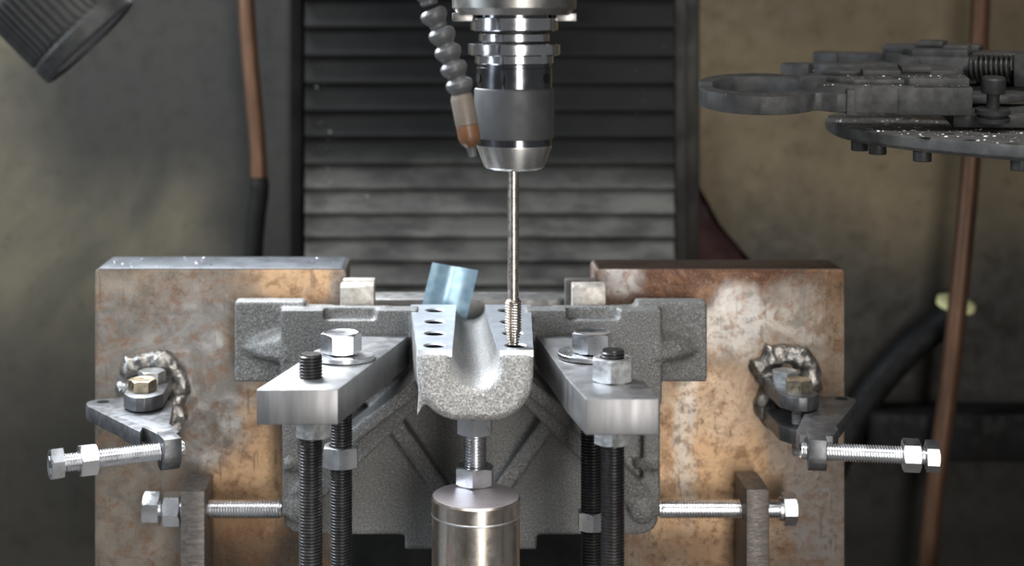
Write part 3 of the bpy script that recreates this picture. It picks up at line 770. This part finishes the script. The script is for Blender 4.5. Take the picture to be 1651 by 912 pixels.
# tap
e = empty('thread_tap', (XS-.6, DS, 262), 'slim steel thread tap held in the chuck, pointing into the milled pad', 'tap')
b = B(); b.lathe([(3.6, 380), (3.6, 296), (3.5, 291)][::-1], 32, T((XS-.6, DS, 0))); part('shank', b, M['tap_shank'], e)
vs_ = []; fs_ = []; n_ = 48; zs = [262.2+i*.35 for i in range(int(30/.35))]
for j, z in enumerate(zs):
    for i in range(n_):
        a = 2*math.pi*i/n_; t = z-262.2
        env = 5.6 if t > 9 else 3.7+1.9*t/9
        if t > 27.5: env = 5.6-(t-27.5)*.8
        ph = ((z/1.75+a/(2*math.pi)) % 1); r = env-.8*abs(ph*2-1)
        fl = math.cos(3*(a-.35)); r -= 2.1*max(0, fl)**1.0 if t < 27 else 0
        vs_.append((r*math.cos(a), r*math.sin(a), z))
for j in range(len(zs)-1):
    for i in range(n_): fs_.append((j*n_+i, j*n_+(i+1) % n_, (j+1)*n_+(i+1) % n_, (j+1)*n_+i))
fs_.append(tuple(range(n_))[::-1]); fs_.append(tuple((len(zs)-1)*n_+i for i in range(n_)))
b = B(); b.add(vs_, fs_, T((XS-.6, DS, 0))); part('threaded_end', b, M['tap_steel'], e, 40)

# ================================================================== COOLANT HOSE
dh = 955
cen = [(683, -28), (694, 12), (708, 44), (718, 71), (727, 98), (737, 124), (746, 156)]
e = empty('coolant_hose', P(762, 252, dh), 'grey jointed coolant hose with an orange nozzle beside the chuck', 'hose')
def seg_b():
    return B().lathe([(3.5, 2), (5.2, 1.5), (5.6, 0), (5.2, -3.5), (5.6, -5.5), (7.6, -7.5), (8.2, -9), (8.2, -12.5), (7.5, -14), (6.2, -14.2), (5.0, -12)], 32)
for i in range(len(cen)-1):
    a_, c_ = P(*cen[i], dh), P(*cen[i+1], dh)
    k = (c_-a_).length
    inst('hose_segment', 'seg', lambda: B().lathe([(4.0, 0.5), (5.6, 0), (7.2, 1.0), (8.1, 2.4), (8.2, 4.6), (7.6, 6.2), (6.2, 8.2), (5.2, 9.6), (5.3, 11.5), (4.6, 12.6), (0.001, 12.7)], 32, cap=False), M['hose_grey'], align(a_+(c_-a_)*.1, c_-a_), parent=e)
ax = (P(762, 252, dh)-P(744, 158, dh)).normalized(); p0 = P(744.5, 157, dh)
L = lambda px: px*dh/F
b = B(); b.lathe([(6.0, -2), (6.6, 0), (6.9, .8), (6.9, L(44)), (6.4, L(45))], 36, align(p0, ax)); part('nozzle_body', b, M['nozzle_tan'], e, label='tan nozzle body')
b = B(); b.lathe([(6.4, L(45)), (6.7, L(46)), (6.7, L(66)), (5.6, L(74)), (3.2, L(81))], 36, align(p0, ax)); part('nozzle_collar', b, M['nozzle_orange'], e, label='orange nozzle collar')
b = B(); b.lathe([(3.2, L(80)), (2.9, L(82)), (2.2, L(97)), (1.5, L(97)), (1.2, L(92))], 28, align(p0, ax)); part('nozzle_tip', b, M['hose_grey'], e)

# ================================================================== WORK LAMP
dl = 880; pc = P(147, 70, dl); ax = Vector((.69, .05, -.71)).normalized()
e = empty('work_lamp', pc-ax*60, 'black ribbed work lamp hanging in the upper corner', 'lamp')
Ml = align(pc, -ax)
b = B(); b.lathe([(28.5, 2.5), (29.5, -.4), (31.6, 0), (32.3, 1), (32.3, 9), (31.8, 10), (31.2, 10.5), (30.4, 48), (29.5, 50), (27.8, 52), (26.5, 62), (24.5, 120), (20, 150), (16, 190)], 72, Ml); part('housing', b, M['plastic_black'], e, 25)
b = B(); b.lathe([(29.2, 1.6), (20, .6), (0.001, 0)], 64, Ml, cap=False); part('lens', b, M['lens_glass'], e, label='dull violet lens')
for k in range(44):
    a = 2*math.pi*k/44
    inst('rib', 'lamprib', lambda: B().box(30.4, 32.3, -1.25, 1.25, 12, 47, .4, 1), M['plastic_black'], Ml @ Matrix.Rotation(a, 4, 'Z'), parent=e)
# arm that holds the lamp, out of frame
b = B(); q0 = pc-ax*185; b.tube([q0, q0+Vector((-60, 20, 60)), q0+Vector((-120, 200, 200)), q0+Vector((-150, 640, 260))], 9, 16); part('gooseneck', b, M['plastic_black'], e)

# ================================================================== TOOL CAROUSEL AND GRIPPERS
CX, CD, CR = 546.6, 1150.0, 258.0; ZD = 394.3
e = empty('tool_carousel', (CX, CD, ZD-12), 'grey round tool carousel disc dusted with metal chips', 'carousel')
b = B(); b.lathe([(40, ZD-11), (CR-14, ZD-11), (CR-4, ZD-10), (CR-.5, ZD-7.5), (CR, ZD-6), (CR, ZD-1), (CR-1, ZD), (40, ZD)], 128, T((CX, CD, 0))); part('disc', b, M['carousel_grey'], e, 25)
b = B(); b.lathe([(60, ZD-40), (60, ZD+30), (45, ZD+45), (45, 800)], 48, T((CX, CD, 0))); part('hub', b, M['carousel_grey'], e)
for px, dpx in ((1386, 1128), (1415, 1100), (1487, 1050), (1645, 992)):
    x = X_(px, dpx)
    inst('bolt', 'cbolt', lambda: B().lathe([(5.6, -6.5), (6, -6), (6, 0.2)], 20), M['plastic_black'], T((x, dpx, ZD-10.8)), parent=e)
for px, py in ((1530, 216), (1566, 226), (1631, 232), (1490, 222), (1600, 214)):
    d = (CH-ZD)*F/(py-HY); b = B(); b.lathe([(4.2, ZD+.06), (0.001, ZD+.06)], 20, T((X_(px, d), d, 0)), cap=False); part('disc_hole', b, M['black_gap'], e)

def gripper(root, heading, tilt, label, z, opened):
    """local +x points outward from the carousel; jaws end at x = 175"""
    Mx = T((root[0], root[1], z)) @ Matrix.Rotation(heading, 4, 'Z') @ Matrix.Rotation(tilt, 4, 'X')
    e = empty('tool_gripper', (root[0], root[1], ZD+.3), label, 'gripper', 'tool grippers on the carousel')
    def pt(nm, b, mt='gripper_black', sharp=30):
        for i, p in enumerate(b.v): b.v[i] = Mx @ p
        return part(nm, b, M[mt], e, sharp)
    # jaws: two half rings that nearly meet at the tip
    for s in (-1, 1):
        outer, inner = [], []
        n0 = 15 if not opened else 10
        sh = 42 if opened else 0
        for k in range(n0):
            a = math.radians(168-k*11.6); outer.append((132-sh+43*math.cos(a), s*(3+40*math.sin(a)))); inner.append((134-sh+31*math.cos(a), s*(1.2+26*math.sin(a))))
        if opened:
            outer += [(150-sh, s*44), (172-sh, s*46)]; inner += [(150-sh, s*31), (172-sh, s*34)]
        tip_gap = .8 if s > 0 else 3.0
        outer = [(x, s*max(abs(y), tip_gap)) for x, y in outer]; inner = [(x, s*max(abs(y), tip_gap)) for x, y in inner]
        tail_o = [(40-sh, s*26), (62-sh, s*27), (82-sh, s*31), (92-sh, s*26)]; tail_i = [(100-sh, s*8), (78-sh, s*5), (40-sh, s*5)]
        poly = tail_o+outer[2:]+inner[::-1][:-2]+tail_i
        dz = -1.5 if s > 0 else 0
        b = B(); b.prism(poly, -6.5+dz, 6.5+dz, 'z', .9); pt('jaw', b)
        # step and shoulder where the jaw meets the body
        b = B(); b.prism([(30-sh, s*5), (88-sh, s*5), (104-sh, s*9), (98-sh, s*17), (86-sh, s*25), (74-sh, s*29), (30-sh, s*29)], -9, 10.5, 'z', 1.0); pt('jaw_shoulder', b)
        b = B(); b.prism([(36-sh, s*9), (76-sh, s*9), (88-sh, s*13), (80-sh, s*20), (70-sh, s*24), (36-sh, s*24)], 10.3, 14, 'z', .7); pt('rail', b)
        b = B(); b.box(70-sh, 76-sh, s*29-1, s*29+2.5, -10, 8, .5); pt('stop_pin', b)
    b = B(); b.prism([(-8, -30), (40, -30), (52, -24), (52, 24), (40, 30), (-8, 30)], -10, 9.5, 'z', 1.2); pt('body', b)
    for s in (-1, 1):
        b = B(); b.prism([(-6, s*12), (34, s*12), (44, s*16), (34, s*27), (-6, s*27)], 9.3, 15.5, 'z', .7); pt('rail', b)
    b = B(); b.box(-2, 62, -6, 6, 9.3, 17, 1); pt('rib', b)
    b = B(); b.box(16, 36, -9, 9, 16, 20, .8); pt('cover_plate', b)
    b = B(); b.box(-66, 2, -27, 16, -21, -12, 1.2); pt('base_plate', b)
    b = B(); b.prism([(-50, -34), (-6, -30), (-6, -8), (-40, -10), (-62, -22)], -9, -3.5, 'z', 1); pt('pivot_ear', b)
    if opened:
        # return spring along the side of the tail
        pts = [Vector((-38+32*t/200, 24+9.0*math.cos(t/200*2*math.pi*9), 2+9.0*math.sin(t/200*2*math.pi*9))) for t in range(201)]
        b = B(); b.tube(pts, 1.35, 8); pt('spring', b, 'spring_black', 60)
        b = B(); b.lathe([(6.5, -6), (6.5, 36)], 20, align((-40, 24, 2), (1, 0, 0))); pt('spring_core', b, 'plastic_black')
        b = B(); b.box(-64, -40, -14, 36, -10, 14, 1.5); pt('spring_stop', b)
        b = B(); b.box(-44, -6, -14, 12, -10, 12, 1.5); pt('tail_block', b)
    # shoulder screw and washers
    if not opened:
        b = B(); b.lathe([(11.5, -12), (11.5, -9), (9, -8.6), (9, -7), (11.5, -6.6), (11.5, -3.6), (4.2, -3), (4.2, 7), (7.6, 7.5), (8, 8.5), (8, 17), (7, 18.5)], 32, T((-22, 26, -2))); pt('shoulder_screw', b, 'plastic_black')
    return e
def toward(a, b_): return math.atan2(b_[1]-a[1], b_[0]-a[0])
r1 = (P(1535, 100, 1105).x, 1105); t1 = (P(1150, 100, 1125).x, 1125)
gripper(r1, toward(r1, t1), math.radians(-7.5), 'front tool gripper with its two black jaws forming a ring', 419, False)
r2 = (P(1560, 100, 1190).x, 1190)
gripper(r2, math.radians(180-31), math.radians(-4), 'rear black tool gripper with open jaws and a coil spring', 434, True)

# ================================================================== SWARF
def chips(name, pts, size, label):
    b = B()
    for p in pts:
        s = size*random.uniform(.4, 1.3); R_ = Matrix.Rotation(random.uniform(0, 6.28), 4, 'Z') @ Matrix.Rotation(random.uniform(-.5, .5), 4, 'X')
        b.add([(-s, -.3*s, 0), (s, -.35*s, .1*s), (s*.8, .35*s, .5*s), (-s, .3*s, .3*s), (0, 0, .6*s)], [(0, 1, 4), (1, 2, 4), (2, 3, 4), (3, 0, 4), (0, 3, 2, 1)], T(p) @ R_)
    return solo(name, b, M['chip_metal'], label, 'metal chips', None, 0, 'stuff')
pts = []
while len(pts) < 900:
    a = random.uniform(2.2, 5.0); r = CR*math.sqrt(random.uniform(.25, .99)); pts.append((CX+r*math.cos(a), CD+r*math.sin(a), ZD+.1))
chips('metal_chips', pts, 1.0, 'bright metal chips scattered over the tool carousel')
pts = [(random.uniform(-250, -75), random.uniform(1180, 1226), 285.4) for _ in range(26)]
chips('metal_chips', pts, .8, 'few bright metal chips on the clean top edge of the fixture plate')
pts = [(random.uniform(-95, -60), random.uniform(985, 1040), ZB+.02) for _ in range(7)]
chips('metal_chips', pts, 1.0, 'few bright metal chips on the clamp bar around the bare stud end')

Mg = T((r1[0], r1[1], 419)) @ Matrix.Rotation(toward(r1, t1), 4, 'Z') @ Matrix.Rotation(math.radians(-7.5), 4, 'X')
pts = [Mg @ Vector((random.uniform(-6, 100), s_*random.uniform(27.5, 29.5), 10.6)) for s_ in (1, 1, -1) for _ in range(14)]
pts += [Mg @ Vector((random.uniform(34, 76), random.uniform(10, 23), 14.1)) for _ in range(22)]
pts += [Mg @ Vector((random.uniform(-6, 34), random.uniform(13, 26), 15.6)) for _ in range(18)]
pts += [Mg @ Vector((random.uniform(90, 165), 35+random.uniform(-1, 1), 5.1)) for _ in range(5)]
chips('metal_chips', pts, .75, 'bright metal chips lying on the front tool gripper')
pts = []
for _ in range(46):
    c_ = random.choice(((520, 250, 14, 55), (555, 300, 40, 40), (518, 180, 12, 80), (1050, 130, 30, 60)))
    pts.append(P(c_[0]+random.uniform(-1, 1)*c_[2], c_[1]+random.uniform(-1, 1)*c_[3], 1464.5))
chips('metal_chips', pts, 1.0, 'bright metal specks stuck on the black way cover')
